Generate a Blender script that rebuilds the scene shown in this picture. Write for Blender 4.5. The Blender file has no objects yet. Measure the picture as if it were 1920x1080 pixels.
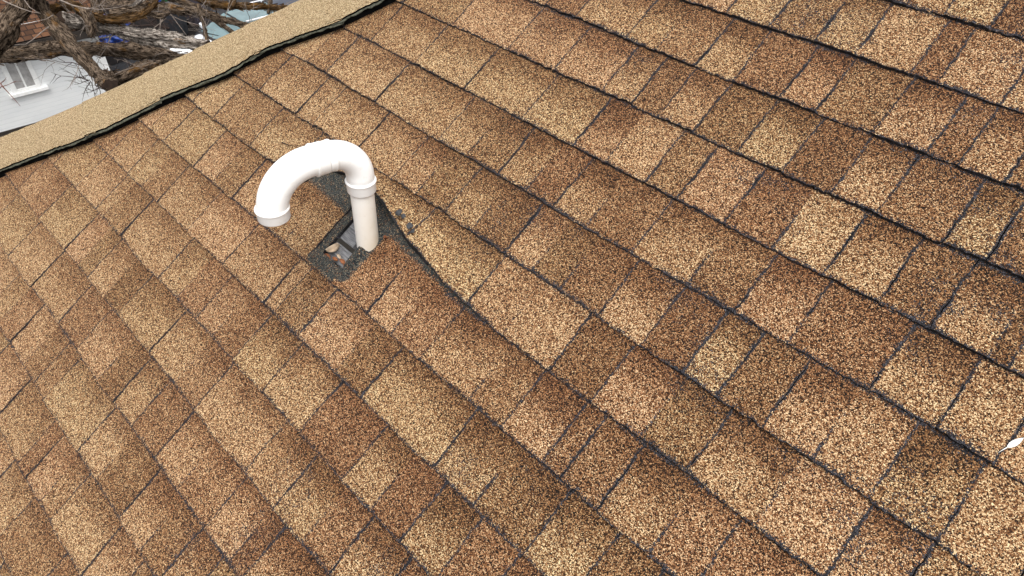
import bpy, bmesh, math, random
import numpy as np
from mathutils import Vector, Matrix, noise as mnoise
random.seed(7); rng = np.random.default_rng(11)
R_ = math.radians
# ------------------------------------------------------------------ camera
E_ = 0.143                      # shingle exposure in metres: one unit of the roof's own x, y, z
PITCH = math.atan(8/12)
MR = np.array([[1,0,0],[0,math.cos(PITCH),-math.sin(PITCH)],[0,math.sin(PITCH),math.cos(PITCH)]])
RC = np.array([[0.715921042917555,0.6107539712994308,-0.3382848605093263],[0.49885919785865285,-0.7864626862944639,-0.3641647206667839],[-0.48846346948329905,0.09195667245213521,-0.8677254227990951]])
CL = np.array([0.0,-1.222687011955557,8.235466791232406]); FPX = 1216.876
CAM = MR @ CL * E_
RW_ = MR @ RC.T                 # camera axes in the world (right, down, forward)
scene = bpy.context.scene
COL = scene.collection
cam = bpy.data.cameras.new('camera'); cam.sensor_width = 36; cam.lens = FPX/1920*36
cam.clip_start = 0.02; cam.clip_end = 600
co = bpy.data.objects.new('camera', cam); COL.objects.link(co)
m4 = Matrix.Identity(4)
for r in range(3):
    m4[r][0] = RW_[r,0]; m4[r][1] = -RW_[r,1]; m4[r][2] = -RW_[r,2]; m4[r][3] = CAM[r]
co.matrix_world = m4
scene.camera = co
# ------------------------------------------------------------------ light
SUN_EL, SUN_AZ = 66.0, 325.0      # azimuth counter-clockwise from +x
world = bpy.data.worlds.new('World'); scene.world = world; world.use_nodes = True
wn = world.node_tree.nodes; wl = world.node_tree.links
sky = wn.new('ShaderNodeTexSky'); sky.sky_type = 'NISHITA'; sky.sun_disc = False
sky.sun_elevation = R_(SUN_EL); sky.sun_rotation = R_(90-SUN_AZ); sky.air_density = 1.0; sky.dust_density = 4.0; sky.ozone_density = 0.6
hs = wn.new('ShaderNodeHueSaturation'); hs.inputs['Saturation'].default_value = 0.15
wl.new(sky.outputs[0], hs.inputs['Color']); wl.new(hs.outputs[0], wn['Background'].inputs['Color'])
wn['Background'].inputs['Strength'].default_value = 0.15
sl = bpy.data.lights.new('sun', 'SUN'); sl.energy = 1.3; sl.angle = R_(40); sl.color = (1.0, 0.97, 0.93)
so = bpy.data.objects.new('sun', sl); COL.objects.link(so)
sd = Vector((math.cos(R_(SUN_AZ))*math.cos(R_(SUN_EL)), math.sin(R_(SUN_AZ))*math.cos(R_(SUN_EL)), math.sin(R_(SUN_EL))))
so.rotation_euler = sd.to_track_quat('Z','Y').to_euler()
scene.view_settings.view_transform = 'Standard'; scene.view_settings.look = 'None'
scene.view_settings.exposure = 0.78; scene.view_settings.gamma = 1.0
# ------------------------------------------------------------------ helpers
def rw(x, y=None, z=None):
    """roof coordinates (course units) to world metres"""
    a = np.asarray(x, float) if y is None else np.stack(np.broadcast_arrays(np.asarray(x,float), y, z), -1)
    return (a * E_) @ MR.T
def ray(u, v): return RW_ @ np.array([(u-960)/FPX, (v-540)/FPX, 1.0])
def at(u, v, D): return Vector(CAM + ray(u, v)*D)
def on_x(u, v, X): d = ray(u, v); return Vector(CAM + d*(X-CAM[0])/d[0])
def on_z(u, v, Z): d = ray(u, v); return Vector(CAM + d*(Z-CAM[2])/d[2])
def roofpt(u, v, z=0.0):
    X = np.linalg.inv(MR) @ ray(u, v); t = (z*E_ - CL[2]*E_)/X[2]
    return (CL*E_ + X*t)/E_
def tag(o, label=None, cat=None, group=None, kind=None):
    if label: o['label'] = label
    if cat: o['category'] = cat
    if group: o['group'] = group
    if kind: o['kind'] = kind
    return o
def empty(name, loc, rz=0):
    o = bpy.data.objects.new(name, None); COL.objects.link(o); o.location = loc; o.rotation_euler = (0,0,rz); o.empty_display_size = .1
    return o
def mesh_np(name, V, F, mat, parent=None, smooth=False, attrs=None, uv=None, mats=None, fmat=None):
    me = bpy.data.meshes.new(name)
    V = np.asarray(V, float)
    me.from_pydata([tuple(v) for v in V], [], [tuple(f) for f in F])
    if attrs:
        for k, a in attrs.items():
            at_ = me.attributes.new(k, 'FLOAT', 'POINT'); at_.data.foreach_set('value', np.asarray(a, np.float32))
    if uv is not None:
        l = me.uv_layers.new(name='UVMap'); idx = np.zeros(len(me.loops), np.int32); me.loops.foreach_get('vertex_index', idx)
        l.data.foreach_set('uv', np.asarray(uv, np.float32)[idx].ravel())
    for m in (mats or [mat]): me.materials.append(m)
    if fmat is not None: me.polygons.foreach_set('material_index', np.asarray(fmat, np.int32))
    if smooth: me.polygons.foreach_set('use_smooth', [True]*len(me.polygons))
    o = bpy.data.objects.new(name, me); COL.objects.link(o)
    if parent: put(o, parent)
    me.update()
    return o
def put(o, parent):
    """parent with the mesh left where it stands in the world"""
    o.parent = parent
    bpy_l = Matrix.Translation(parent_world(parent)[0]) @ Matrix.Rotation(parent_world(parent)[1], 4, 'Z')
    o.matrix_parent_inverse = bpy_l.inverted()
def parent_world(p):
    loc = Vector(p.location); rz = p.rotation_euler[2]
    if p.parent:
        pl, pr = parent_world(p.parent)
        return (loc, rz) if p.type == 'MESH' else (pl + Matrix.Rotation(pr,3,'Z') @ loc, pr+rz)
    return loc, rz
def bm_obj(name, bm, mat, parent=None, smooth=False):
    me = bpy.data.meshes.new(name); bmesh.ops.recalc_face_normals(bm, faces=bm.faces); bm.to_mesh(me); bm.free()
    me.materials.append(mat)
    if smooth: me.polygons.foreach_set('use_smooth', [True]*len(me.polygons))
    o = bpy.data.objects.new(name, me); COL.objects.link(o)
    if parent: put(o, parent)
    return o
def add_box(bm, lo, hi, bev=0, M=None):
    r = bmesh.ops.create_cube(bm, size=1); vs = r['verts']
    for v in vs:
        v.co = Vector([(lo[k]+hi[k])/2 + v.co[k]*(hi[k]-lo[k]) for k in range(3)])
    if bev:
        es = list({e for v in vs for e in v.link_edges})
        rr = bmesh.ops.bevel(bm, geom=es, offset=bev, segments=2, affect='EDGES', profile=.5); vs = list({v for f in rr['faces'] for v in f.verts} | {v for v in vs if v.is_valid})
    if M is not None:
        for v in vs: v.co = M @ v.co
    return vs
def add_hex(bm, P):
    """eight corners: four below then four above"""
    v = [bm.verts.new(p) for p in P]
    for f in ((0,1,2,3),(4,5,6,7),(0,1,5,4),(1,2,6,5),(2,3,7,6),(3,0,4,7)): bm.faces.new([v[i] for i in f])
# value noise on arrays
def _h(ix, iy, s):
    n = (ix.astype(np.int64)*374761393 + iy.astype(np.int64)*668265263 + s*1274126177) & 0x7fffffff
    n = ((n ^ (n >> 13)) * 1274126177) & 0x7fffffff
    return ((n ^ (n >> 16)) & 0xffff) / 65535.0
def vn(x, y, s=0):
    x = np.asarray(x, float); y = np.asarray(y, float) + 0*x; x = x + 0*y
    ix, iy = np.floor(x).astype(np.int64), np.floor(y).astype(np.int64); fx, fy = x-ix, y-iy
    fx = fx*fx*(3-2*fx); fy = fy*fy*(3-2*fy)
    a = _h(ix,iy,s)*(1-fx)+_h(ix+1,iy,s)*fx; b = _h(ix,iy+1,s)*(1-fx)+_h(ix+1,iy+1,s)*fx
    return a*(1-fy)+b*fy
def fbm(x, y, s=0, o=3):
    r = 0; a = .5; t = 0
    for k in range(o): r = r + a*vn(np.asarray(x)*2**k, np.asarray(y)*2**k, s+k); t += a; a *= .5
    return r/t
def sst(a, b, x): t = np.clip((x-a)/(b-a), 0, 1); return t*t*(3-2*t)
# ------------------------------------------------------------------ materials
class NT:
    def __init__(s, name, rough=.8, spec=.3):
        s.m = bpy.data.materials.new(name); s.m.use_nodes = True; s.n = s.m.node_tree.nodes; s.l = s.m.node_tree.links
        s.b = s.n['Principled BSDF']; s.b.inputs['Roughness'].default_value = rough; s.b.inputs['Specular IOR Level'].default_value = spec
    def N(s, t, **k):
        n = s.n.new(t)
        for a, v in k.items(): setattr(n, a, v)
        return n
    def set(s, n, i, v):
        if isinstance(v, bpy.types.NodeSocket): s.l.new(v, n.inputs[i])
        else: n.inputs[i].default_value = v
    def math(s, op, a, b=0.0, c=None, clamp=False):
        n = s.N('ShaderNodeMath', operation=op, use_clamp=clamp); s.set(n,0,a); s.set(n,1,b)
        if c is not None: s.set(n,2,c)
        return n.outputs[0]
    def attr(s, a): return s.N('ShaderNodeAttribute', attribute_name=a).outputs['Fac']
    def uv(s): return s.N('ShaderNodeUVMap', uv_map='UVMap').outputs[0]
    def obj(s): return s.N('ShaderNodeTexCoord').outputs['Object']
    def mapping(s, v, scale=(1,1,1), rot=(0,0,0)):
        n = s.N('ShaderNodeMapping'); s.l.new(v, n.inputs[0]); n.inputs['Scale'].default_value = scale; n.inputs['Rotation'].default_value = rot; return n.outputs[0]
    def noise(s, v, scale, detail=2, rough=.5):
        n = s.N('ShaderNodeTexNoise'); s.l.new(v, n.inputs['Vector']); n.inputs['Scale'].default_value = scale; n.inputs['Detail'].default_value = detail; n.inputs['Roughness'].default_value = rough; return n.outputs['Fac']
    def voro(s, v, scale, feat='F1', out='Color'):
        n = s.N('ShaderNodeTexVoronoi', feature=feat); s.l.new(v, n.inputs['Vector']); n.inputs['Scale'].default_value = scale; return n.outputs[out]
    def sep(s, c): n = s.N('ShaderNodeSeparateColor'); s.l.new(c, n.inputs[0]); return n.outputs
    def ramp(s, f, stops):
        n = s.N('ShaderNodeValToRGB'); s.l.new(f, n.inputs[0]); e = n.color_ramp.elements
        while len(e) > 1: e.remove(e[-1])
        e[0].position = stops[0][0]; e[0].color = (*stops[0][1], 1)
        for p_, c in stops[1:]: q = e.new(p_); q.color = (*c, 1)
        return n.outputs[0]
    def mix(s, f, a, b, mode='MIX'):
        n = s.N('ShaderNodeMix', data_type='RGBA', blend_type=mode)
        s.set(n, 0, f)
        for i, v in ((6,a),(7,b)):
            if isinstance(v, tuple) and len(v) == 3: v = (*v, 1)
            s.set(n, i, v)
        return n.outputs[2]
    def base(s, c):
        if isinstance(c, tuple): s.b.inputs['Base Color'].default_value = (*c, 1)
        else: s.l.new(c, s.b.inputs['Base Color'])
    def bump(s, h, strength=.5, dist=.002):
        n = s.N('ShaderNodeBump'); n.inputs['Strength'].default_value = strength; n.inputs['Distance'].default_value = dist
        s.l.new(h, n.inputs['Height']); s.l.new(n.outputs[0], s.b.inputs['Normal'])
def plain(name, col, rough=.7, var=.15, scale=8, spec=.3, bump=0.0):
    t = NT(name, rough, spec); o = t.obj(); f = t.noise(o, scale, 4, .6)
    a = tuple(c*(1-var) for c in col); b = tuple(min(1,c*(1+var)) for c in col)
    t.base(t.ramp(f, [(.3,a),(.7,b)]))
    if bump: t.bump(f, bump, .005)
    return t.m
def shingle_material(name, cap=False):
    t = NT(name, .92, .22)
    uv = t.uv(); tone = t.attr('tone'); wear = t.attr('wear'); hue = t.attr('hue'); head = t.attr('head')
    g1 = t.sep(t.voro(uv, 84.0))                       # granules, about 5 mm clusters
    g2 = t.sep(t.voro(t.mapping(uv, (1,1,1), (0,0,.6)), 160.0))
    blot = t.noise(uv, 7.0, 3, .6); blot2 = t.noise(uv, 2.2, 2, .5)
    r = t.math('ADD', t.math('MULTIPLY', g1[0], .74), t.math('MULTIPLY', g2[1], .26))
    r = t.math('MULTIPLY_ADD', r, 1.38, -.18)
    d = t.math('ADD', tone, t.math('MULTIPLY', t.math('SUBTRACT', blot, .5), .35 if cap else .5))
    v = t.math('SUBTRACT', r, t.math('MULTIPLY', d, .37))
    v = t.math('ADD', v, .072)
    if cap:
        c = t.ramp(v, [(0,(.05,.03,.014)),(.16,(.13,.08,.034)),(.30,(.23,.165,.09)),(.62,(.35,.265,.16)),(1,(.56,.45,.30))])
    else:
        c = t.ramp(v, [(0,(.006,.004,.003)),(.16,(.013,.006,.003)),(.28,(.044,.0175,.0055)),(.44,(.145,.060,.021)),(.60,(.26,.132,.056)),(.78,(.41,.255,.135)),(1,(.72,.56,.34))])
    # warm / olive drift between pieces, rusty granules here and there
    c = t.mix(t.math('MULTIPLY', t.math('GREATER_THAN', g1[2], .86), .35), c, (.27,.12,.055))
    c = t.mix(.34, c, t.mix(hue, (1.0,.80,.74), (.93,.97,.80)), 'MULTIPLY')
    # bare asphalt: worn edges, and pits
    n3 = t.noise(uv, 21.0, 4, .75)
    w = t.math('ADD', t.math('MULTIPLY', wear, 1.0), t.math('MULTIPLY', t.math('SUBTRACT', n3, .5), 1.5))
    w = t.math('ADD', w, t.math('MULTIPLY', t.math('SUBTRACT', g1[1], .5), .9))
    wm = t.math('MULTIPLY', t.math('SUBTRACT', w, .55), 6.0, clamp=True)
    ac = t.ramp(t.math('ADD', t.math('MULTIPLY', g2[0], .5), t.math('MULTIPLY', n3, .5)), [(0,(.004,.004,.004)),(.5,(.009,.008,.009)),(.64,(.028,.026,.032)),(.76,(.10,.097,.11)),(.88,(.34,.33,.34))])
    c = t.mix(wm, c, ac)
    # dark unfaded granules of the headlap
    hm = t.math('ADD', head, t.math('ADD', t.math('MULTIPLY', t.math('SUBTRACT', blot, .5), .7), t.math('MULTIPLY', t.math('SUBTRACT', g1[1], .5), .9)))
    hm = t.math('MULTIPLY', t.math('SUBTRACT', hm, .5), 4.0, clamp=True)
    hc = t.ramp(t.math('ADD', t.math('MULTIPLY', g1[0], .55), t.math('MULTIPLY', g2[2], .45)), [(0,(.005,.006,.007)),(.45,(.014,.019,.021)),(.68,(.045,.052,.05)),(.82,(.12,.11,.085)),(1,(.34,.27,.18))])
    c = t.mix(hm, c, hc)
    t.base(c)
    h = t.math('ADD', t.voro(uv, 84.0, 'F1', 'Distance'), t.math('MULTIPLY', r, -1.3))
    h = t.math('MULTIPLY', h, t.math('SUBTRACT', 1.0, t.math('MULTIPLY', wm, .7)))
    t.bump(h, .55 if not cap else .4, -.0022)
    return t.m
M = {}
M['shingle'] = shingle_material('weathered_shingle')
M['cap'] = shingle_material('hip_cap_shingle', True)
M['felt_and_shade'] = plain('asphalt_and_cap_shade', (.007,.007,.007), 1.0, .5, 60, spec=0.0)  # asphalt black; also the colour of the shade strip under the hip cap
def rim_mat():
    t = NT('cut_shingle_edge', .85); uv = t.uv(); f = t.noise(uv, 30, 4, .75); g = t.noise(uv, 3.0, 3, .6)
    t.base(t.ramp(t.math('ADD', t.math('MULTIPLY', f, .6), t.math('MULTIPLY', g, .45)), [(.35,(.004,.004,.004)),(.52,(.014,.013,.014)),(.62,(.05,.048,.056)),(.72,(.20,.19,.21))])); return t.m
M['rim'] = rim_mat()
M['curl'] = plain('grey_curled_underside', (.085,.088,.095), .7, .55, 40, bump=.5)
def wood_board():
    t = NT('weathered_grey_wood', .85); o = t.uv()
    f = t.noise(t.mapping(o, (1.2, 14, 1)), 3.0, 5, .65)
    t.base(t.ramp(f, [(.25,(.03,.03,.032)),(.45,(.12,.12,.125)),(.62,(.23,.23,.235)),(.8,(.34,.335,.33))])); t.bump(f, .8, .004); return t.m
M['deck'] = wood_board()
def pvc():
    t = NT('white_pvc', .38, .45); o = t.obj(); f = t.noise(o, 9, 4, .6); g = t.noise(o, 70, 3, .6)
    c = t.ramp(f, [(.3,(.86,.86,.84)),(.7,(.90,.90,.89))])
    c = t.mix(t.math('MULTIPLY', t.math('SUBTRACT', g, .56, clamp=True), 1.2, clamp=True), c, (.52,.48,.40))
    dz = t.attr('dirt'); d2 = t.math('MULTIPLY', t.math('ADD', dz, t.math('MULTIPLY', t.math('SUBTRACT', f, .5), dz)), .8, clamp=True)
    c = t.mix(d2, c, (.55,.45,.31))
    t.base(c); t.b.inputs['Subsurface Weight'].default_value = 0.0
    t.bump(t.noise(o, 45, 2, .5), .06, .002); return t.m
M['pvc'] = pvc()
def bark(name, dark, mid, lite, lichen=0.0):
    t = NT(name, .95, .15); uv = t.uv()
    f = t.noise(t.mapping(uv, (9, 2.4, 1)), 4.2, 7, .72); g = t.noise(uv, 7.0, 4, .65)
    v = t.math('ADD', t.math('MULTIPLY', f, .75), t.math('MULTIPLY', g, .3))
    c = t.ramp(v, [(.42,dark),(.49,mid),(.55,lite),(.64,tuple(min(1,x*1.8) for x in lite))])
    if lichen:
        l = t.math('MULTIPLY', t.math('SUBTRACT', t.noise(uv, 2.2, 3, .6), .62-lichen*.2), 9, clamp=True); c = t.mix(t.math('MULTIPLY', l, .7), c, (.25,.12,.025))
    t.base(c); t.bump(t.math('ADD', f, t.math('MULTIPLY', t.noise(t.mapping(uv,(14,3,1)), 8, 3, .7), .5)), 1.0, .035); return t.m
M['bark'] = bark('juniper_bark', (.006,.004,.003), (.042,.026,.016), (.20,.148,.105), .2)
M['bark_grey'] = bark('pale_bark', (.010,.007,.006), (.10,.076,.06), (.42,.37,.32), .05)
M['bark_rust'] = bark('lichen_bark', (.010,.006,.004), (.055,.028,.010), (.15,.09,.042), .55)
M['twig'] = plain('grey_twig', (.20,.165,.14), .9, .4, 30)
M['twig_dark'] = plain('dark_twig', (.035,.022,.018), .9, .4, 30)
M['cutwood'] = plain('sawn_dark_wood', (.03,.018,.012), .9, .4, 30)
# ------------------------------------------------------------------ roof
house = empty('brown_shingled_house', Vector(rw(-7,-1.1,-1)))
tag(house, 'house whose weathered brown asphalt shingle roof fills the foreground', 'house')
UPL = np.array([0, math.sin(PITCH), math.cos(PITCH)])      # the plumb direction in roof coordinates
CUTS={
 -9:'-10.54sG -9.54sM -8.13sD',
 -8:'-12.93sG -11.68sG -10.38sD -9.98sG -9.34pM -8.86sG -7.58sG',
 -7:'-14.2sG -13.59pM -12.87sL -12.11pD -11.5sM -10.97sG -9.4sG -8.63pD -7.71sG -6.94pD -6.3sG',
 -6:'-16.29sG -14.89sG -13.54sG -12.13sD -11.18sG -10.17pD -9.51sG -8.79sD -7.94sG -7.15pM -6.25sG -5.52pD -5.17sG',
 -5:'-16.36sG -15.61pM -14.94sG -13.51sG -12.85pD -12.35sG -11.57pD -10.91sG -9.6sG -8.66pM -7.93sG -6.32sG -5.48sG -4.77pD -4.14sG',
 -4:'-14.68sG -13.61sL -13.25pM -12.41sG -10.72sG -9.99pD -9.28sG -8.68pD -7.97sG -7.05sG -5.97sD -4.87sG -4.22pD -3.59sG -2.87sD -2.21sG',
 -3:'-14.61sG -13.62sG -12.96pD -12.25sG -10.95sG -9.61sG -8.25sL -7.93sM -7.19sG -6.16pD -5.49sG -3.87sG -3.08pM -2.17sG -1.4sD',
 -2:'-12.06sG -11.3pD -10.57sG -9.34pM -8.8pM -8.13sM -6.4sG -5.8pM -5.09sG -4.06pM -3.43sG -2.68sM -2.37sM -1.79sG -1.01pM -0.42sM',
 -1:'-11.16sG -9.84sG -6.66sG -5.05sL -4.27pL -3.38sD -2.64sG -1.87pM -1.19sG -0.28pL 0.54sG',
 0:'-12.02sG -10.72sL -10.15sG -8.84sG -7.76sG -7.14pD -6.44sG -5.82pD -5.09sG -4.54pD -3.99pD -3.29sG -2.56sD -1.92sG -1.42sD -0.82sG -0.19pL 0.47sG 1.16sL 1.86sG',
 1:'-11.46sM -10.82sG -9.26sG -7.49sG -6.81pM -6.1sG -5.48pD -4.9sG -4.28pD -3.45sG -2.56pD -1.85sG -1.11sM -0.12sG 0.61sL 1.21sL',
 2:'-10.44sG -9.11sG -7.77sG -6.39sG -5.31sG -4.67pL -3.95sD -3.39sL -2.65sM -1.94pL -1.25sG -0.57sD 0.03sG 0.63pD 0.85sG',
 3:'-8.99sG -7.56sG -6.5sG -5.5sG -4.95sD -4.43sG -3.82sD -3.1sG -2.42sD -1.75sG -1.16sM -0.38sG 0.09sD',
 4:'-6.85sG -5.79sG -5.19pM -4.46sG -3.83sD -3.1sG -2.56sD -1.77sG -1.09sD -0.72sG -0.2sD',
 5:'-4.6sG -3.88sM -3.18sG -2.59sL -1.84sD -1.5sL -0.72sG',
 6:'-2.43sG -1.94sL -1.36sD',
}

def smp(px, py, x): return np.interp(x, px, py)
HB = [(-400,486),(-120,372),(0,319),(109,274),(120,271),(195,240),(319,176),(330,172),(409,139),(506,86),(637,38),(645,34),(710,0),(820,-58)]   # lower edge of the hip cap
HT = [(-400,420),(-120,310),(0,259),(110,212),(214,165),(320,114),(430,62),(562,0),(700,-66)]
HZ = .22; CZ = .36
hb = np.array([roofpt(u, v, HZ) for u, v in HB]); ht = np.array([roofpt(u, v, CZ) for u, v in HT])
hd = np.array([1, 1.2, 0])/math.hypot(1, 1.2)               # along the hip, uphill
hn = np.array([1.2, -1, 0])/math.hypot(1, 1.2)              # across it, onto this roof face
def hip_x(y): return -12.9 + (y-2.1)/1.2                    # crest line on the roof plane
def parse(s):
    o = []
    for w in s.split():
        k = 2 if w[-2] in 'sp' else 1
        o.append([float(w[:-2]), w[-2], w[-1]])
    return o
def row_cuts(i):
    c = parse(CUTS.get(i, '')); rr = random.Random(100+i)
    lo, hi = hip_x(i) - 1.0, 9.5
    if not c: c = [[-6+rr.random(), 's', 'G']]
    def kind(): return 's', rr.choice('GGGDLMD')
    x = c[0][0]; pre = []
    while x > lo:
        x -= rr.choice((.7, .9, 1.3, 1.45)); pre.append([x, *kind()])
    x = c[-1][0]
    while x < hi:
        x += rr.choice((.62, .8, 1.2, 1.4)); c.append([x, *kind()])
    return pre[::-1] + c
HOLE = (-7.95, -7.30, -1.70, -.88)
def make_row(i, acc):
    cuts = row_cuts(i); edges = [k for k, c in enumerate(cuts) if c[1] == 's']
    near = -11 <= i <= 7
    for a, b in zip(edges[:-1], edges[1:]):
        x0, x1 = cuts[a][0], cuts[b][0]; segs = cuts[a:b]
        rr = random.Random(i*1000 + int(round(x0*100)))
        if x1 < hip_x(i) - .6 or x0 > 9: continue
        detail = near and x0 < 4.5
        st = .028 if detail else .12
        special = (i == -1 and x1 > -9.9 and x0 < -4.2)
        notch = (i == -2 and x1 > -10.6 and x0 < -4.3)
        brk = [x0, x0+.012, x0+.03, x0+.06]
        for s_ in segs[1:]: brk += [s_[0]-.006, s_[0]+.006]
        if special: brk += [-9.46,-9.44,-9.36,-9.34,-9.30,-9.28,-7.91,-7.89]
        ringcell = (i == -2 and x0 < -7.5 < x1)
        if ringcell: brk += [HOLE[0], HOLE[1]]
        brk += [x1-.06, x1-.03, x1-.012, x1]
        brk = [q for q in brk if x0 <= q <= x1]
        xs = [brk[0]]
        for q in sorted(brk)[1:]:
            n = max(1, int(round((q-xs[-1])/st)))
            if q-xs[-1] < 1e-4: continue
            xs += list(np.linspace(xs[-1], q, n+1)[1:])
        xs = np.array(xs)
        ts = [0,.008,.02,.045,.08,.12,.17,.23,.3,.37,.44,.52,.6,.68,.76,.84,.91,.96,1.0,1.04,1.09] if detail else [0,.02,.1,.35,.65,.95,1.09]
        if special: ts = sorted(set(ts) | set(np.linspace(0,1,22)))
        if ringcell: ts = sorted(set(ts) | set(np.linspace(0,1.09,42)) | {HOLE[2]+2, HOLE[3]+2, .378, .382})
        if notch: ts = list(ts) + [1.15,1.25,1.35,1.45,1.55,1.65,1.75,1.85]
        ts = np.array(ts)
        X, T_ = np.meshgrid(xs, ts, indexing='ij')
        raised = rr.random() < .6
        hz = (.022 if raised else 0.0) + rr.uniform(0,.006)
        # butt line: slow wander shared by the row, ragged granules of its own
        wander = (fbm(xs*.7, i*3.1, 5)-.5)*.09 + (vn(xs*3.2, i*7.7, 9)-.5)*.022
        rag = (vn(xs*17, i*5.3, 21)-.5)*.024 + (vn(xs*36, i*5.3, 22)-.5)*.026
        drop = rr.uniform(-.012,.014)*(1 if raised else 0)
        yl = i + wander + rag + drop
        lift = np.zeros_like(xs)
        if special:
            yl2 = np.interp(xs, [-9.6,-9.45,-9.35,-9.29,-8.2,-7.9,-7.3,-6.6,-6.05,-5.6,-5.2,-4.3], [-1,-1,-.9,-.52,-.30,-.28,-.46,-.69,-.78,-.88,-.93,-1])
            yl = yl2 + rag + wander*np.clip(abs(xs+7.3)-2,0,1)
            lift = np.interp(xs, [-9.5,-9.3,-8.2,-7.95,-7.5,-7.0,-6.55,-6,-5.2,-4.3], [0,.02,.06,.24,.22,.13,.08,.045,.02,0])
        yt = i + T_*1.0
        Y = yl[:,None] + T_*(i + ts[-1] - yl[:,None])/ts[-1] if special else i + T_ + (yl-i)[:,None]*np.clip(1-T_,0,1)
        # the sides of a piece are cut by hand
        sx = lambda s: ((vn(Y*2.2, s, 31)-.5)*.035 + (vn(Y*16, s, 32)-.5)*.024 + (vn(Y*40, s, 33)-.5)*.012)
        eL = sx(x0*10) - .006 + .018*sst(.5,.8,vn(Y*2.6, x0, 34)); eR = sx(x1*10)
        wL = np.clip(1-(X-x0)/.2, 0, 1); wR = np.clip(1-(x1-X)/.2, 0, 1)
        Xs = X + eL*wL + eR*wR
        sag = (fbm(X*.35, Y*.35, 41)-.5)*.03 + (fbm(X*1.1, Y*1.3, 43)-.5)*.012
        Z = .032*(1-T_) + hz*np.clip(1.15-T_, 0, 1) + sag + .004*vn(X*9, Y*9, 44)
        Z += lift[:,None]*np.clip(1-T_*1.15, 0, 1)**2
        ly = np.clip(T_/.06, 0, 1)
        Z -= .010*(1-ly)*.5                              # rounded lip
        # colour data
        tone = np.zeros_like(X); hue = np.zeros_like(X)
        bounds = [s_[0] for s_ in segs] + [x1]
        if not CUTS.get(i): pass
        wx0 = sst(-14, -2, X)
        for k, s_ in enumerate(segs):
            m = (X >= bounds[k]-1e-6) & (X <= bounds[k+1]+1e-6) if k == 0 else (X > bounds[k]) & (X <= bounds[k+1]+1e-6)
            q = random.Random(i*77+int(s_[0]*50)); kd = s_[2]; j = q.uniform(-.09,.09)
            lf = fbm(X*1.7, Y*1.7, 51) - .5
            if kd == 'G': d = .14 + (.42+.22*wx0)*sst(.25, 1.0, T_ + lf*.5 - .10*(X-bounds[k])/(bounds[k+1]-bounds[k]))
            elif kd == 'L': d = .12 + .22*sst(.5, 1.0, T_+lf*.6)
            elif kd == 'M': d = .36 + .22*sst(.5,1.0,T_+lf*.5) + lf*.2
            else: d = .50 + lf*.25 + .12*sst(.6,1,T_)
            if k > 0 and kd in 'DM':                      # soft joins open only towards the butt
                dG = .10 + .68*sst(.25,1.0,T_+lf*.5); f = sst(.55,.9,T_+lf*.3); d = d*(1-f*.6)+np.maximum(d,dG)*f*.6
            tone[m] = (d + j)[m]; hue[m] = q.random()
        tone += .08*sst(-14, 0, X) + .03 + .10*(fbm(X*.5, Y*.5, 61)-.5)
        wx = sst(-17, -3, X)                              # more wear down to the right
        eb = np.clip(1-T_/(.035+.06*vn(X*2.5, i*9, 71)), 0, 1)*(.42+.75*vn(X*1.6, i*4, 72))*(.35+.75*wx)
        eb = np.maximum(eb, np.clip(1-T_/.030,0,1)*(.66+.5*vn(X*5, i*3, 79))*(1.05-.05*wx))
        eb = np.maximum(eb, sst(.983,1.0,T_)*(.48+.4*vn(X*4, i*3, 70)))
        es = np.maximum(np.clip(1-(X-x0)/.032,0,1)*(.62+.6*vn(Y*4.4, x0*9, 73)), np.clip(1-(x1-X)/.034,0,1)*(.62+.6*vn(Y*4.4, x1*9, 74)))*1.2
        wear = np.maximum(eb, es)
        for s_ in segs[1:]:
            pw = np.clip(1-abs(X-s_[0])/.03,0,1)*sst(.75,.35,T_)*(.45+.6*vn(Y*2.3, s_[0]*11, 75)); wear = np.maximum(wear, pw*(.7+.4*wx))
        wear += (.06*wx + .40*sst(.60,.86,vn(X*1.1+3, Y*1.1, 77))*vn(X*6, Y*6, 78)*wx)
        head = np.zeros_like(X)
        tone = np.where(tone > .3, .3 + (tone-.3)*(.9+.45*wx), tone)
        if notch:
            wear = wear*(1-.8*sst(-1.2,-1.0,Y)*(X<-5.5)*(X>-9.6))
            yb = np.interp(X, [-10,-9.6,-9.4,-8.6,-8.0,-7.1,-6.16,-5.4,-5,-4], [-.7,-.8,-.86,-.90,-.95,-.82,-.90,-.965,-.98,-.95]); head = sst(yb-.06, yb+.05, Y)
        if ringcell:
            hx0, hx1, hy0, hy1 = HOLE
            dx = np.maximum(np.maximum(hx0-X, X-hx1), 0); dy = np.maximum(np.maximum(hy0-Y, Y-hy1), 0)
            dd = np.hypot(dx*1.0, dy*.95)
            head = np.maximum(head, np.where(X>-7.35, sst(.24,.16,dd), sst(.31,.22,dd))); Z -= .030*sst(.26,.2,dd)*(X<-7.4); Z += .12*sst(.16,.05,dd)*(X>-7.31)*sst(-1.9,-1.5,Y); wear = wear*(1-sst(.5,.3,dd))
            wear = np.maximum(wear, .8*sst(.08,.02,dd)*(X>-7.4))
        if special: wear = np.maximum(wear, np.clip(1-T_/.06,0,1)*.95*(X>-9.5)*(X<-4.6))
        nx, nt = X.shape
        base = acc['n']; V = rw(Xs, Y, Z).reshape(-1,3); UV = np.stack([Xs, Y], -1).reshape(-1,2)
        keep = np.ones((nx-1, nt-1), bool)
        cx = (X[:-1,:-1]+X[1:,1:])/2; cy = (Y[:-1,:-1]+Y[1:,1:])/2
        keep &= (cx*hn[0]+cy*hn[1]) > np.interp(cx*hd[0]+cy*hd[1], ht[:,0]*hd[0]+ht[:,1]*hd[1], ht[:,0]*hn[0]+ht[:,1]*hn[1]) + .12
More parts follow.
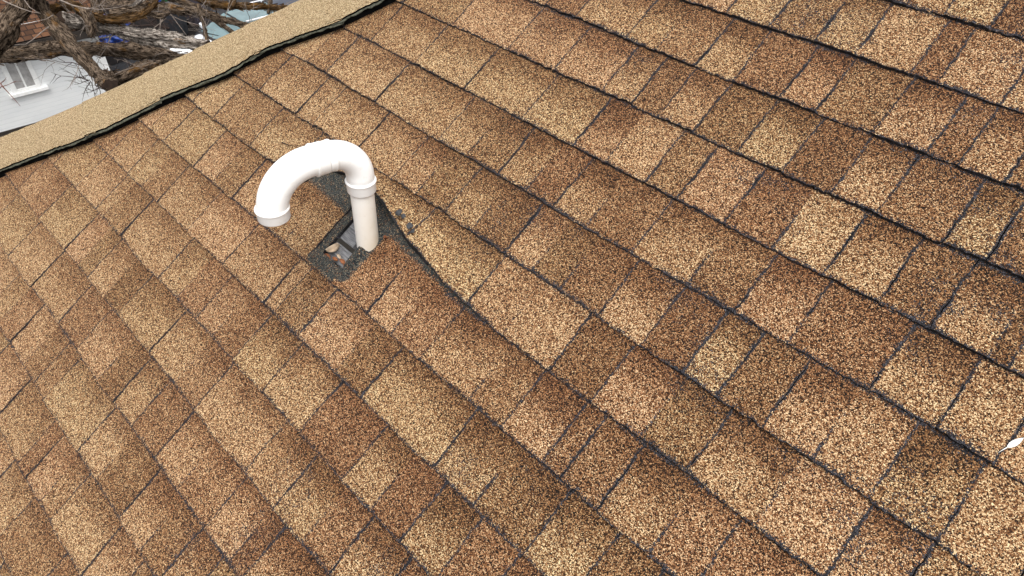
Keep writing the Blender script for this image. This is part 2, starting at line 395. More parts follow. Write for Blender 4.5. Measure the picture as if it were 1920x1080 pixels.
        if i == -2: keep &= ~((cx > HOLE[0]) & (cx < HOLE[1]) & (cy > HOLE[2]) & (cy < HOLE[3]))
        if notch: keep &= ~((cy > HOLE[3]+.001-.02) & (cx>HOLE[0]) & (cx<HOLE[1]) & (cy < -.88))
        idx = base + np.arange(nx*nt).reshape(nx, nt)
        q = np.stack([idx[:-1,:-1], idx[1:,:-1], idx[1:,1:], idx[:-1,1:]], -1)[keep]
        acc['F'].append(q); acc['V'].append(V); acc['UV'].append(UV)
        for k, a_ in (('tone',tone),('hue',hue),('wear',wear),('head',head)): acc[k].append(a_.reshape(-1))
        acc['n'] += nx*nt; acc['fm'].append(np.zeros(len(q), int))
        # thickness: walls round the rim and round the hole
        kp = np.zeros((nx+1, nt+1), bool); kp[1:-1,1:-1] = keep
        skv = {}; SV = []; SF = []; SM = []
        dep = .058 + lift
        def sk(a_, b_):
            key = (a_, b_)
            if key not in skv:
                off = .070 + (lift[a_] if b_ == 0 else 0); tuck = -.10*(lift[a_] > .05)*(b_ == 0)
                skv[key] = base + nx*nt + len(SV); SV.append((Xs[a_,b_]-.25*tuck*0, Y[a_,b_]+tuck*.6, Z[a_,b_]-off))
            return skv[key]
        def wall(p, q_):
            # the ragged edge keeps its colour; the face under it is asphalt
            SF.append((idx[p], sk(*p), sk(*q_), idx[q_])); SM.append(2 if (special and lift[p[0]] > .11 and p[1] == 0) else 1)
        for a_ in range(nx-1):
            for b_ in range(nt-1):
                if not kp[a_+1,b_+1]: continue
                if not kp[a_+1,b_]: wall((a_,b_), (a_+1,b_))
                if not kp[a_,b_+1]: wall((a_,b_+1), (a_,b_))
                if not kp[a_+2,b_+1]: wall((a_+1,b_), (a_+1,b_+1))
        if SV:
            SV = np.array(SV); acc['V'].append(rw(SV)); acc['UV'].append(SV[:,:2]); acc['F'].append(np.array(SF)); acc['fm'].append(np.array(SM))
            for k in ('tone','hue','head'): acc[k].append(np.zeros(len(SV)))
            acc['wear'].append(np.ones(len(SV))*2); acc['n'] += len(SV)
acc = dict(n=0, V=[], F=[], UV=[], tone=[], hue=[], wear=[], head=[], fm=[])
for i in range(-14, 12): make_row(i, acc)
field = mesh_np('shingle_field', np.concatenate(acc['V']), np.concatenate(acc['F']), None, house, smooth=False,
    attrs={k: np.concatenate(acc[k]) for k in ('tone','hue','wear','head')}, uv=np.concatenate(acc['UV']),
    mats=[M['shingle'], M['rim'], M['curl']], fmat=np.concatenate(acc['fm']))
# felt under the shingles, open at the hole
def roof_rect(bm, x0, x1, y0, y1, z0, z1):
    P = [rw(x, y, z) for z in (z0, z1) for x, y in ((x0,y0),(x1,y0),(x1,y1),(x0,y1))]
    add_hex(bm, [Vector(q) for q in P])
bm = bmesh.new()
def poly_sheet(bm, pts, z): bm.faces.new([bm.verts.new(rw(x, y, z)) for x, y in pts])
hx = lambda y: hip_x(y) + .55
poly_sheet(bm, [(hx(-14),-14),(9,-14),(9,-1.7),(hx(-1.7),-1.7)], -.06)
poly_sheet(bm, [(hx(-.8),-.8),(9,-.8),(9,11.9),(hx(11.9),11.9)], -.06)
poly_sheet(bm, [(hx(-1.7),-1.7),(-7.95,-1.7),(-7.95,-.8),(hx(-.8),-.8)], -.06)
poly_sheet(bm, [(-7.22,-1.7),(9,-1.7),(9,-.8),(-7.22,-.8)], -.06)
bm_obj('roofing_felt', bm, M['felt_and_shade'], house)
# decking seen through the hole: two boards, the upper one sawn out round the pipe
def board(name, rects, z, th=.14):
    V = []; F = []; UV = []
    for x0, x1, y0, y1 in rects:
        b = len(V)
        for zz in (z-th, z):
            for x, y in ((x0,y0),(x1,y0),(x1,y1),(x0,y1)): V.append(rw(x,y,zz)); UV.append((x,y))
        for f in ((3,2,1,0),(4,5,6,7),(0,1,5,4),(1,2,6,5),(2,3,7,6),(3,0,4,7)): F.append([b+k for k in f])
    o = mesh_np(name, V, F, M['deck'], house, uv=UV); return o
board('deck_board', [(-8.6,-6.6,-1.9,-1.405)], -.11)
board('deck_board', [(-8.6,-7.60,-1.325,-.6),(-7.05,-6.6,-1.325,-.6),(-7.595,-7.055,-.86,-.6)], -.095)
# far face of the hip roof, the hip itself and the walls below
DIRW = MR @ hd; FW = np.array([-math.cos(PITCH), 0, -math.sin(PITCH)])
def plain_roof(name, P, U, W, nu, nw):
    V = [P + U*(a/nu) + W*(b/nw) for a in range(nu+1) for b in range(nw+1)]
    F = [(a*(nw+1)+b, a*(nw+1)+b+1, (a+1)*(nw+1)+b+1, (a+1)*(nw+1)+b) for a in range(nu) for b in range(nw)]
    return V, F
c0 = rw(hip_x(-14)+.5, -14, -.1); c1 = rw(hip_x(11.9)+.5, 11.9, -.1)
V = []; F = []; UV = []; tn = []
ez = c0[2]
for k in range(18):       # far-side courses, stepped like the near ones
    za, zb = ez + (c1[2]-ez)*k/18, ez + (c1[2]-ez)*(k+1)/18 + .004
    fa, fb = k/18, (k+1)/18
    pa, pb = c0 + (c1-c0)*fa, c0 + (c1-c0)*fb
    b = len(V)
    for q, up_ in ((pa,.010),(pa+np.array([0,6,0]),.010),(pb+np.array([0,6-(pb-pa)[1],0]),.001),(pb,.001)):
        V.append(q + np.array([-.55*up_,0,.83*up_])); UV.append((q[1]/E_, q[2]/E_*1.8)); tn.append(.3)
    F.append((b,b+3,b+2,b+1))
mesh_np('far_shingle_field', V, F, M['shingle'], house, uv=UV, attrs=dict(tone=tn, hue=[.4]*len(V), wear=[.1]*len(V), head=[0]*len(V)))
M['stucco'] = plain('pale_siding', (.45,.43,.38), .85, .1, 5)
bm = bmesh.new(); g = -8.0
ex = c0[0]+.35; ey = c0[1]+.35
add_box(bm, (ex, ey, g), (1.6, ey+5.5, ez-.16)); bm_obj('wall', bm, M['stucco'], house)
bm = bmesh.new(); add_box(bm, (c0[0]-.02, c0[1]-.03, ez-.18), (1.6, c0[1], ez-.012)); bm_obj('fascia', bm, M['stucco'], house)
bm = bmesh.new(); add_box(bm, (c0[0]-.04, c0[1]-.002, ez-.18), (c0[0]-.01, c0[1]+6, ez-.012)); bm_obj('fascia', bm, M['stucco'], house)
# hip cap pieces, overlapping up the hip
def cap_piece(sa, sb, k):
    """between distances sa..sb along the hip; sb reaches under the next piece"""
    rr = random.Random(900+k)
    nu, nw = 26, 15
    s = np.linspace(sa, sb, nu); sB = hb[:,0]*hd[0]+hb[:,1]*hd[1]; sT = ht[:,0]*hd[0]+ht[:,1]*hd[1]
    dB = hb[:,0]*hn[0]+hb[:,1]*hn[1]; dT = ht[:,0]*hn[0]+ht[:,1]*hn[1]
    B_ = np.interp(s, sB, dB); T_ = np.interp(s, sT, dT)
    V = []; A = []; H = []; UVc = []; frow = []
    lay = .030*(1-(s-sa)/(sb-sa))
    rag = (vn(s*14, k*3.3, 81)-.5)*.03 + (vn(s*34, k*3.3, 83)-.5)*.025; rough = rr.uniform(-.03,.03)
    far = MR.T @ FW
    for a in range(nu):
        col = []
        for b in range(nw):
            f = b/(nw-1)
            if f <= .6:       # this side, from the rim to the crest
                g_ = f/.6; dd = B_[a] + rag[a] + rough + (T_[a]-B_[a])*g_
                z = HZ + (CZ-HZ)*(1-(1-g_)**1.8) + lay[a] + .016*(vn(s[a]*2.1, g_*2, 85)-.5)
                q = hd*s[a] + hn*dd; q = np.array([q[0], q[1], z])
                if b == 0: q[2] -= .015
            else:
                g_ = (f-.6)/.4*1.05; q = hd*s[a] + hn*T_[a]; q = np.array([q[0], q[1], CZ+lay[a]]) + far*g_ - np.array([0,0,.02*g_])
            V.append(q); UVc.append((s[a], f*2.6 + k*3.1)); edge = max(0, 1-(s[a]-sa)/.05, (1-f/.03) if f < .03 else 0)
            A.append(edge*(.12+.25*rr.random())); H.append(.25 + .10*(fbm(s[a]*1.3, f*2, 87)))
    V = np.array(V); n = nu*nw; idx = np.arange(n).reshape(nu, nw)
    F = [(idx[a,b], idx[a,b+1], idx[a+1,b+1], idx[a+1,b]) for a in range(nu-1) for b in range(nw-1)]; fm = [0]*len(F)
    # thickness along the lower rim and the butt end: two plies with a line between them
    SV = []
    def rim(pts, off, th, mat, side):
        b0 = n + len(SV)
        for p_ in pts: q = V[p_]; SV.append((q[0]+side[0]*off, q[1]+side[1]*off, q[2]-.002)); SV.append((q[0]+side[0]*off, q[1]+side[1]*off, q[2]-th))
        for j in range(len(pts)-1): F.append((b0+2*j, b0+2*j+1, b0+2*j+3, b0+2*j+2)); fm.append(mat)
    low = [idx[a,0] for a in range(nu)]; but = [idx[0,b] for b in range(nw)]
    rim(low, 0, .032, 1, hn); rim(but, 0, .04, 0, -hd)
    # lower ply, 2-3 mm short of the upper one, its grey edge showing
    b0 = n + len(SV)
    jj = [(vn(s[a]*9, k, 91)-.3)*.05 for a in range(nu)]
    for a in range(nu):
        q = V[idx[a,0]]; o1 = .03+jj[a]
        for off, zz in ((-.3,.034),(o1,.040),(o1,.054),(-.3,.054)): SV.append((q[0]+hn[0]*off, q[1]+hn[1]*off, q[2]-zz))
    for a in range(nu-1):
        for c_, mt in ((0,2),(1,2),(2,1)): F.append((b0+4*a+c_, b0+4*a+c_+1, b0+4*a+5+c_, b0+4*a+4+c_)); fm.append(mt)
    V = np.concatenate([V, np.array(SV)]); m = len(SV)
    return mesh_np('cap_shingle', rw(V), F, None, capo, attrs=dict(tone=H+[.3]*m, hue=[.62+.25*rr.random()]*len(V), wear=A+[.5]*m, head=[0]*len(V)),
        uv=UVc+[(0,0)]*m, mats=[M['cap'], M['felt_and_shade'], M['capedge']], fmat=fm)
M['capedge'] = plain('grey_green_cap_edge', (.065,.066,.048), .95, .8, 160)
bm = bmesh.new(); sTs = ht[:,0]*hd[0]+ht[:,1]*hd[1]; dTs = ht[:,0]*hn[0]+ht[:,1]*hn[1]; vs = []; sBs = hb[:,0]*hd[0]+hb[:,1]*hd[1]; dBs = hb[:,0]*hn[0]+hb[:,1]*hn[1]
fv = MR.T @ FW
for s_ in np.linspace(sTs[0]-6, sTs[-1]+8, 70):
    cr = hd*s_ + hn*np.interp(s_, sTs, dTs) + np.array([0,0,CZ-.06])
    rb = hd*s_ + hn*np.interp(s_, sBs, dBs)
    vs += [bm.verts.new(rw(q)) for q in (rb - hn*.02 + np.array([0,0,-.02]), rb - hn*.07 + np.array([0,0,HZ-.07]), cr, cr + fv*.85 - np.array([0,0,.03]))]  # near face set just inside the rim: black strip standing in for cap shadow
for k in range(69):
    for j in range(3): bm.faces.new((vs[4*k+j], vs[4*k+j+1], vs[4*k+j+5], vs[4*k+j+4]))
capo = bm_obj('hip_cap_and_shade_strip', bm, M['felt_and_shade'], house)
jl = [-17.6,-16.35,-15.42,-14.37,-13.5,-12.75,-12.05,-11.5,-10.6]     # joints, by their x on the lower rim
js = [np.interp(x, hb[:,0], hb[:,0]*hd[0]+hb[:,1]*hd[1]) for x in jl]
js = [js[0]-1.2*k for k in range(6,0,-1)] + js + [js[-1]+1.15*k for k in range(1,5)]
for k in range(len(js)-1): cap_piece(js[k], js[k+1]+.35, k)
# nail and sealant lumps beside the lifted course
def blob(name, P, r, mat, parent, sq=.5, sd_=0):
    bm = bmesh.new(); bmesh.ops.create_icosphere(bm, subdivisions=3, radius=r)
    for v in bm.verts:
        v.co *= 1 + .45*(mnoise.noise(v.co*(1.6/r)+Vector((sd_*5,0,0)))); v.co.z *= sq; v.co = Matrix.Rotation(PITCH,3,'X') @ v.co + P
    return bm_obj(name, bm, mat, parent, True)
M['tar'] = plain('grey_sealant', (.04,.041,.044), .7, .4, 60, bump=.6)
M['rust'] = plain('rusty_nail', (.12,.04,.015), .8, .3, 90)
for k, (x, y, r) in enumerate([(-7.0,-.42,.008),(-6.90,-.42,.006),(-6.70,-.49,.008),(-6.60,-.53,.005)]):
    blob('sealant_lump', Vector(rw(x,y,np.interp(x,[-7,-6.5],[.24,.16]))), r, M['tar'], house, .35, k)
bm = bmesh.new(); Mx = Matrix.Translation(Vector(rw(-7.06,-.86,.075))) @ Matrix.Rotation(PITCH,4,'X')
bmesh.ops.create_cone(bm, cap_ends=True, segments=20, radius1=.0042, radius2=.0036, depth=.0016, matrix=Mx)
bmesh.ops.create_cone(bm, cap_ends=True, segments=10, radius1=.0018, radius2=.0015, depth=.012, matrix=Mx @ Matrix.Translation((0,0,-.006)))
bm_obj('nail', bm, M['rust'], house)
# ------------------------------------------------------------------ vent pipe
PB = np.array([-7.315,-1.107,0.0]); upw = np.array([0,0,1.0])
th = R_(260); DH = np.array([math.cos(th), math.sin(th), 0])       # heading of the bend, level
pipe = empty('vent_pipe', Vector(rw(PB)))
tag(pipe, 'white plastic gooseneck vent pipe rising from a hole in the shingles', 'vent pipe')
def pp(sx, hz): return Vector(rw(PB) + (DH*sx + upw*hz)*E_)
def arc(c, r, a0, a1, n=18):
    return [(c[0]+r*math.cos(a), c[1]+r*math.sin(a)) for a in np.linspace(a0, a1, n)]
def sweep(name, pts, rad, wall=.035, side=56, dirt=None, closed_ends=True):
    """hollow tube along (s, h) points in the plane of the bend"""
    P = [pp(*q) for q in pts]; n = len(P); V = []; F = []; D = []
    rad = [rad]*n if not hasattr(rad, '__len__') else rad
    N_ = Vector(np.cross(DH, upw)).normalized()
    for k in range(n):
        tg = (P[min(k+1,n-1)] - P[max(k-1,0)]).normalized(); B = N_.cross(tg).normalized()
        for rr_ in (rad[k], rad[k]-wall):
            for j in range(side):
                a = 2*math.pi*j/side; V.append(P[k] + (N_*math.cos(a) + B*math.sin(a))*rr_*E_); D.append(0 if dirt is None else dirt(pts[k][1], a))
    for k in range(n-1):
        for j in range(side):
            j2 = (j+1) % side; a = k*2*side; b = (k+1)*2*side
            F.append((a+j, a+j2, b+j2, b+j)); F.append((a+side+j2, a+side+j, b+side+j, b+side+j2))
    for k in (0, n-1):
        for j in range(side):
            j2 = (j+1) % side; a = k*2*side; F.append((a+j, a+side+j, a+side+j2, a+j2))
    o = mesh_np(name, V, F, M['pvc'], pipe, smooth=True, attrs=dict(dirt=D))
    o.data.polygons.foreach_set('use_smooth', [True]*len(o.data.polygons))
    return o
HT1 = 1.10
dd = lambda h, a: max(0, 1.15 - h*.75)*(.25+.75*(.5-.5*math.cos(a+.5))**1.5)
sweep('riser', [(0,h) for h in np.linspace(-.5, HT1+.1, 24)], .184, .02, dirt=dd)
def hub(name, c, t, L0, L1, r, lip=.016):
    """socket with a rounded lip; c is a point and t a direction in the plane"""
    ks = [(L0,r-.035),(L0,r-.006),(L0+.012,r),(L1-.055,r),(L1-.045,r+lip*.3),(L1-.03,r+lip),(L1-.012,r+lip),(L1,r+lip*.5),(L1,r-.03)]
    return sweep(name, [(c[0]+t[0]*k[0]+1e-4*i*t[0], c[1]+t[1]*k[0]+1e-4*i*t[1]) for i, k in enumerate(ks)], [k[1] for k in ks], .012)
sweep('elbow', [(0,1.16)] + [(.45+.45*math.cos(a), 1.33+.45*math.sin(a)) for a in np.linspace(math.pi, math.pi/2, 24)] + [(.49,1.782)], .212, .02)
sweep('elbow', [(.499,1.78),(.60,1.78)] + [(.72+.66*math.cos(a), 1.12+.66*math.sin(a)) for a in np.linspace(math.pi/2, 0, 30)] + [(1.38,1.09)], .222, .03)
hub('collar', (0,1.045), (0,1), 0, .20, .222)
hub('collar', (1.38,1.045), (0,1), 0, .19, .230)
hub('collar', (.502,1.78), (1,0), 0, .19, .235, .008)
hub('collar', (.497,1.78), (-1,0), 0, .11, .230, .006)

# ------------------------------------------------------------------ ground
GZ = -8.0
def ground_mat():
    t = NT('ground_soil', .95); o = t.obj(); f = t.noise(o, 1.4, 6, .65); g = t.noise(o, 14, 5, .7)
    c = t.ramp(t.math('ADD', t.math('MULTIPLY', f, .5), t.math('MULTIPLY', g, .5)), [(.3,(.008,.006,.005)),(.5,(.025,.019,.014)),(.7,(.07,.055,.04))]); t.base(c); t.bump(g, .8, .05); return t.m
M['soil'] = ground_mat()
M['bed'] = plain('dark_litter', (.010,.007,.006), .95, .5, 6, bump=.5)
M['asphalt'] = plain('driveway_asphalt', (.028,.028,.031), .9, .35, 5, bump=.3)
def sheet(name, pts, z, mat):
    bm = bmesh.new(); bm.faces.new([bm.verts.new((x, y, z)) for x, y in pts]); o = bm_obj(name, bm, mat); tag(o, kind='structure'); return o
sheet('ground', [(-260,-260),(260,-260),(260,260),(-260,260)], GZ, M['soil'])
sheet('soil_bed', [(-30,3.0),(-21.3,3.0),(-21.9,7.4),(-24.5,9.5),(-30,9.5)], GZ+.04, M['bed'])
sheet('driveway', [(-30,4.4),(-9,4.4),(-9,12.5),(-30,12.5)], GZ+.02, M['asphalt'])
# ------------------------------------------------------------------ neighbour's house
WX = -19.2
def siding():
    t = NT('white_lap_siding', .6, .3); o = t.obj(); s_ = t.N('ShaderNodeSeparateXYZ'); t.l.new(o, s_.inputs[0])
    z = t.math('FRACT', t.math('MULTIPLY', s_.outputs[2], 9.0)); f = t.noise(t.mapping(o, (1,.6,2)), 1.6, 4, .6)
    t.base(t.mix(t.math('MULTIPLY', t.math('LESS_THAN', z, .13), .14), t.ramp(f, [(.3,(.84,.86,.86)),(.7,(.93,.94,.93))]), (.38,.40,.42))); t.bump(z, .9, .016); return t.m
M['siding'] = siding()
def brown_roof():
    t = NT('brown_wood_shakes', .9); uv = t.uv(); b = t.N('ShaderNodeTexBrick'); t.l.new(uv, b.inputs['Vector'])
    b.inputs['Scale'].default_value = 1; b.inputs['Brick Width'].default_value = .19; b.inputs['Row Height'].default_value = .135; b.inputs['Mortar Size'].default_value = .011
    b.inputs['Color1'].default_value = (.055,.025,.012,1); b.inputs['Color2'].default_value = (.135,.062,.03,1); b.inputs['Mortar'].default_value = (.015,.008,.006,1); b.inputs['Bias'].default_value = 0
    f = t.noise(uv, 9, 4, .6); t.base(t.mix(.6, b.outputs['Color'], t.ramp(f, [(.3,(.45,.42,.4)),(.7,(1,1,1))]), 'MULTIPLY')); t.bump(b.outputs['Fac'], -.8, .02); return t.m
M['shake'] = brown_roof()
M['whitepaint'] = plain('white_window_paint', (.85,.85,.83), .5, .08, 10)
def glassm(name, col, rough=.08):
    t = NT(name, rough, .6); o = t.obj(); t.base(t.ramp(t.noise(o, 1.8, 3, .6), [(.3,tuple(c*.6 for c in col)),(.7,col)])); return t.m
M['pane'] = plain('curtained_window', (.40,.39,.38), .25, .3, 6, spec=.5)
nb = empty('neighbour_house', (WX-4, 0, GZ)); tag(nb, 'white sided neighbour house with brown shake roof behind the bare tree', 'house')
y1 = on_x(203,130,WX).y; y0 = y1-13; ev = on_x(0,87,WX+.38); EZ = ev.z
bm = bmesh.new(); add_box(bm, (WX-9, y0, GZ), (WX, y1, EZ+.25))
P = [(WX-9,EZ+.25),(WX,EZ+.25),(WX-4.5,EZ+.25+3.0)]
for yy in (y0+.001, y1-.001): bm.faces.new([bm.verts.new((x, yy, z)) for x, z in P])
bm_obj('wall', bm, M['siding'], nb)
rx = WX-4.5; rz = EZ+3.15
def slab(name, A, B, C_, D, mat, parent, th=.12):
    A,B,C_,D = map(Vector, (A,B,C_,D)); n = (B-A).cross(D-A).normalized()
    if n.z < 0: n = -n
    V = [A-n*th,B-n*th,C_-n*th,D-n*th,A,B,C_,D]; w = (B-A).length; h = (D-A).length
    return mesh_np(name, V, [(0,3,2,1),(4,5,6,7),(0,1,5,4),(1,2,6,5),(2,3,7,6),(3,0,4,7)], mat, parent, uv=[(0,0),(w,0),(w,h),(0,h)]*2)
ry1 = y1+.3
slab('roof', (WX+.38,y0-.3,EZ),(WX+.38,ry1,EZ),(rx,ry1,rz),(rx,y0-.3,rz), M['shake'], nb)
slab('roof', (WX-9.38,y0-.3,EZ),(WX-9.38,ry1,EZ),(rx-.02,ry1,rz),(rx-.02,y0-.3,rz), M['shake'], nb)
M['darkeave'] = plain('dark_eave_board', (.03,.024,.02), .8, .3, 8)
bm = bmesh.new(); add_box(bm, (WX+.36,y0-.3,EZ-.24),(WX+.40,ry1,EZ-.03)); add_box(bm, (WX+.002,y0-.3,EZ-.26),(WX+.355,ry1,EZ-.235)); bm_obj('eave', bm, M['darkeave'], nb)
bm = bmesh.new(); add_box(bm, (WX-.02,y1-.12,GZ),(WX+.03,y1+.03,EZ-.26)); bm_obj('corner_board', bm, M['whitepaint'], nb)
bm = bmesh.new(); add_box(bm, (WX-.01,y0,GZ),(WX+.05,y1+.05,GZ+.06)); bm_obj('foundation', bm, M['darkeave'], nb)
# window
sl_ = on_x(20,178,WX); sr_ = on_x(88,160,WX)
wy0, wy1, wz0 = sl_.y+.06, sr_.y-.12, sr_.z+.02; wz1 = wz0+1.15
bm = bmesh.new()
for lo, hi in (((WX-.02,wy0,wz0),(WX+.045,wy0+.11,wz1)),((WX-.02,wy1-.11,wz0),(WX+.045,wy1,wz1)),((WX-.02,wy0+.11,wz1-.1),(WX+.045,wy1-.11,wz1)),((WX-.02,wy0+.11,wz0),(WX+.04,wy1-.11,wz0+.07)),((WX-.01,(wy0+wy1)/2-.02,wz0+.07),(WX+.03,(wy0+wy1)/2+.02,wz1-.1))): add_box(bm, lo, hi, .006)
wf = bm_obj('window', bm, M['whitepaint'], nb)
bm = bmesh.new(); add_box(bm, (WX-.01,wy0+.1,wz0+.06),(WX+.012,wy1-.1,wz1-.09)); bm_obj('pane', bm, M['pane'], wf)
bm = bmesh.new(); add_box(bm, (WX-.01,wy0-.1,wz0-.09),(WX+.10,wy1+.12,wz0-.003), .008); bm_obj('sill', bm, M['whitepaint'], wf)
# ------------------------------------------------------------------ trees
def limb(name, pts, r0, r1, mat, parent, seed=0, cap=True, rough=.42, side=30, step=.03):
    """pts: world points along the limb; ridged shaggy bark"""
    pts = [Vector(p) for p in pts]
    # smooth resample (Catmull-Rom)
    Q = []
    ext = [pts[0]*2-pts[1]] + pts + [pts[-1]*2-pts[-2]]
    for k in range(1, len(ext)-2):
        p0,p1,p2,p3 = ext[k-1:k+3]; n = max(2, int((p2-p1).length/step))
        for j in range(n):
            t = j/n; Q.append(.5*((2*p1)+(p2-p0)*t+(2*p0-5*p1+4*p2-p3)*t*t+(3*p1-p0-3*p2+p3)*t**3))
    Q.append(pts[-1]); n = len(Q)
    L = np.cumsum([0]+[(Q[k+1]-Q[k]).length for k in range(n-1)]); tot = L[-1]
    V = []; UV = []; F = []
    ref = Vector((.3,.2,.9)).normalized(); tg = (Q[1]-Q[0]).normalized(); nx = tg.cross(ref).normalized()
    for k in range(n):
        tg = (Q[min(k+1,n-1)]-Q[max(k-1,0)]).normalized(); nx = (nx - tg*nx.dot(tg)).normalized(); ny = tg.cross(nx)
        r = r0+(r1-r0)*L[k]/tot; r *= 1+.18*(vn(L[k]*2.3, seed, 5)-.5)
        for j in range(side):
            a = 2*math.pi*j/side; aa = a + .5*math.sin(L[k]*1.3+seed)
            rid = float(vn((math.cos(aa)+1)*3.1+seed, L[k]*1.6+(math.sin(aa)+1)*3.1, 7))-.5
            rid2 = float(vn(aa*5.1+seed, L[k]*11, 9))-.5
            big = float(vn(math.cos(a)*1.3+seed*3, L[k]*7+math.sin(a)*1.3, 11))-.5
            rr_ = r*(1+rough*1.3*rid+rough*1.1*rid2+rough*1.2*big)
            c_ = Q[k]+(nx*math.cos(a)+ny*math.sin(a))*rr_; V.append(c_); UV.append((j/side*max(1,r0*14), L[k]*1.6+seed))
    for k in range(n-1):
        for j in range(side):
            a = k*side; F.append((a+j, a+(j+1)%side, a+side+(j+1)%side, a+side+j))
    fm = [0]*len(F)
    if cap:
        F.append(tuple(range((n-1)*side, n*side))); fm.append(1); F.append(tuple(range(side))[::-1]); fm.append(1)
    # loose strips of bark
    q = random.Random(seed*13+1)
    for _ in range(int(tot*110*min(1,r0/.06))):
        k = q.randrange(2, n-4) if n > 8 else 1; j = q.randrange(side); ln = min(q.randrange(2,5), n-1-k)
        a = V[k*side+j]; b = V[(k+ln)*side+(j+q.choice((-1,0,1)))%side]; c_ = Q[k]; nrm = (a-c_).normalized(); w = q.uniform(.003,.010); sd2 = nrm.cross((b-a).normalized())*w
        i0 = len(V); V += [a+sd2+nrm*.002, a-sd2+nrm*.002, b-sd2*.4+nrm*q.uniform(.004,.035), b+sd2*.4+nrm*q.uniform(.004,.035)]; UV += [(q.random()*3, q.random()*9)]*2 + [(q.random()*3, q.random()*9)]*2
        F.append((i0,i0+1,i0+2,i0+3)); fm.append(0)
    o = mesh_np(name, V, F, None, parent, uv=UV, mats=[mat, M['cutwood']], fmat=fm)
    for p_ in o.data.polygons: p_.use_smooth = len(p_.vertices) == 4 and p_.index < (n-1)*side
    return o, Q
def px(l, D): return [at(u, v, D+(d if d else 0)) for u, v, *dd_ in l for d in [dd_[0] if dd_ else 0]]
def twig_mesh(lines, name, mat, parent):
    """fine branching shoots joined as one part"""
    V = []; F = []
    for pts, r in lines:
        n = len(pts); b = len(V); s = 5
        for k, p_ in enumerate(pts):
            tg = (pts[min(k+1,n-1)]-pts[max(k-1,0)]).normalized(); nx = tg.cross(Vector((.2,.5,.8))).normalized(); ny = tg.cross(nx); rk = r*(1-.75*k/(n-1))
            for j in range(s): a = 2*math.pi*j/s; V.append(p_+(nx*math.cos(a)+ny*math.sin(a))*rk)
        for k in range(n-1):
            for j in range(s): a = b+k*s; F.append((a+j, a+(j+1)%s, a+s+(j+1)%s, a+s+j))
    return mesh_np(name, V, F, mat, parent, smooth=True, uv=[(i%5/5, i*.07) for i in range(len(V))])
def shoot(p, d, ln, q, wob=.35, n=7):
    out = [Vector(p)]; d = Vector(d).normalized()
    for k in range(n):
        d = (d + Vector((q.uniform(-1,1), q.uniform(-1,1), q.uniform(-1,1)))*wob*.5).normalized(); out.append(out[-1]+d*ln/n)
    return out
def spray(p, d, ln, r, q, lines, depth=2, wob=.4):
    pts = shoot(p, d, ln, q, wob); lines.append((pts, r))
    if depth:
        for _ in range(q.randrange(2,5)):
            k = q.randrange(1, len(pts)-1); dd_ = (pts[k+1]-pts[k]).normalized() + Vector((q.uniform(-1,1), q.uniform(-1,1), q.uniform(-1,1)))*.9
            spray(pts[k], dd_, ln*q.uniform(.3,.6), r*.6, q, lines, depth-1, wob)
D1 = 7.0
base1 = at(-520,-150,8.6)
tree = empty('bare_tree', (base1.x, base1.y, GZ)); tag(tree, 'leafless tree with shaggy grey brown bark reaching in front of the white house', 'tree')
lim = []
o, _ = limb('trunk', [(base1.x-.1, base1.y-.1, GZ-.1),(base1.x+.05, base1.y, GZ+2.2),(base1.x, base1.y+.05, -3.6),(base1.x+.05,base1.y,base1.z),(base1.x+.1,base1.y+.1,base1.z+1.6)], .26, .17, M['bark'], tree, 1, rough=.12, side=30, step=.12)
def L(name, pts, D, w0, w1, mat='bark', seed=0, **k):
    P = px(pts, D); f = D/FPX/2; lim.append(limb(name, P, w0*f, w1*f, M[mat], tree, seed, **k)); return P
L('limb', [(-520,-150,1.6),(-250,-130,1.2),(-30,-70,.6),(50,-22),(92,32),(128,80),(152,106),(180,136),(207,161,-.25)], 7.0, 34, 22, 'bark', 2)
L('limb', [(-480,70,.9),(-300,90,.6),(-135,110,.3),(-60,108),(0,104),(60,98),(120,93),(180,92),(250,97),(325,108),(392,124)], 8.0, 32, 20, 'bark', 3)
L('limb', [(108,40,-.35),(160,45),(205,53),(262,66),(312,73),(350,80),(390,86)], 7.4, 28, 21, 'bark_grey', 4)
L('limb', [(196,150,-.5),(215,147),(240,145),(262,131),(290,128),(322,123),(360,120)], 7.6, 28, 24, 'bark', 5)
L('limb', [(-500,-150,1.8),(-200,-150,1.2),(30,-60),(44,2),(22,36),(6,66),(-26,96)], 6.8, 34, 30, 'bark', 6)
L('limb', [(160,18),(167,38),(171,56),(167,70)], 7.1, 20, 6, 'bark', 7)
L('limb', [(92,20,.1),(130,10),(158,22),(190,34),(222,38),(250,34),(274,22),(292,2),(300,-20)], 7.3, 20, 5, 'bark_rust', 8)
L('limb', [(70,-40),(150,-20),(196,2),(232,14),(286,10),(330,17),(368,22),(404,31),(432,40),(482,48)], 8.6, 24, 8, 'bark', 9)
L('limb', [(90,-60),(250,-50),(330,-28),(378,0),(408,8),(440,11),(492,13),(545,19),(600,30)], 9.6, 16, 9, 'bark_rust', 10)
L('limb', [(196,12),(230,-6),(262,-14),(300,-8),(340,2),(376,18),(398,34),(420,50),(440,64)], 9.0, 14, 7, 'bark', 11)
L('limb', [(372,8),(377,30),(383,56),(388,86),(390,104)], 8.4, 7, 5, 'bark', 12, side=12)
L('limb', [(436,-20),(437,6),(434,12)], 9.5, 8, 7, 'bark_rust', 13, side=12)
L('limb', [(504,-24),(506,0),(503,26)], 9.6, 7, 5, 'bark', 14, side=12)
L('limb', [(150,-30),(176,-8),(178,10),(184,32)], 7.8, 16, 12, 'bark', 15)
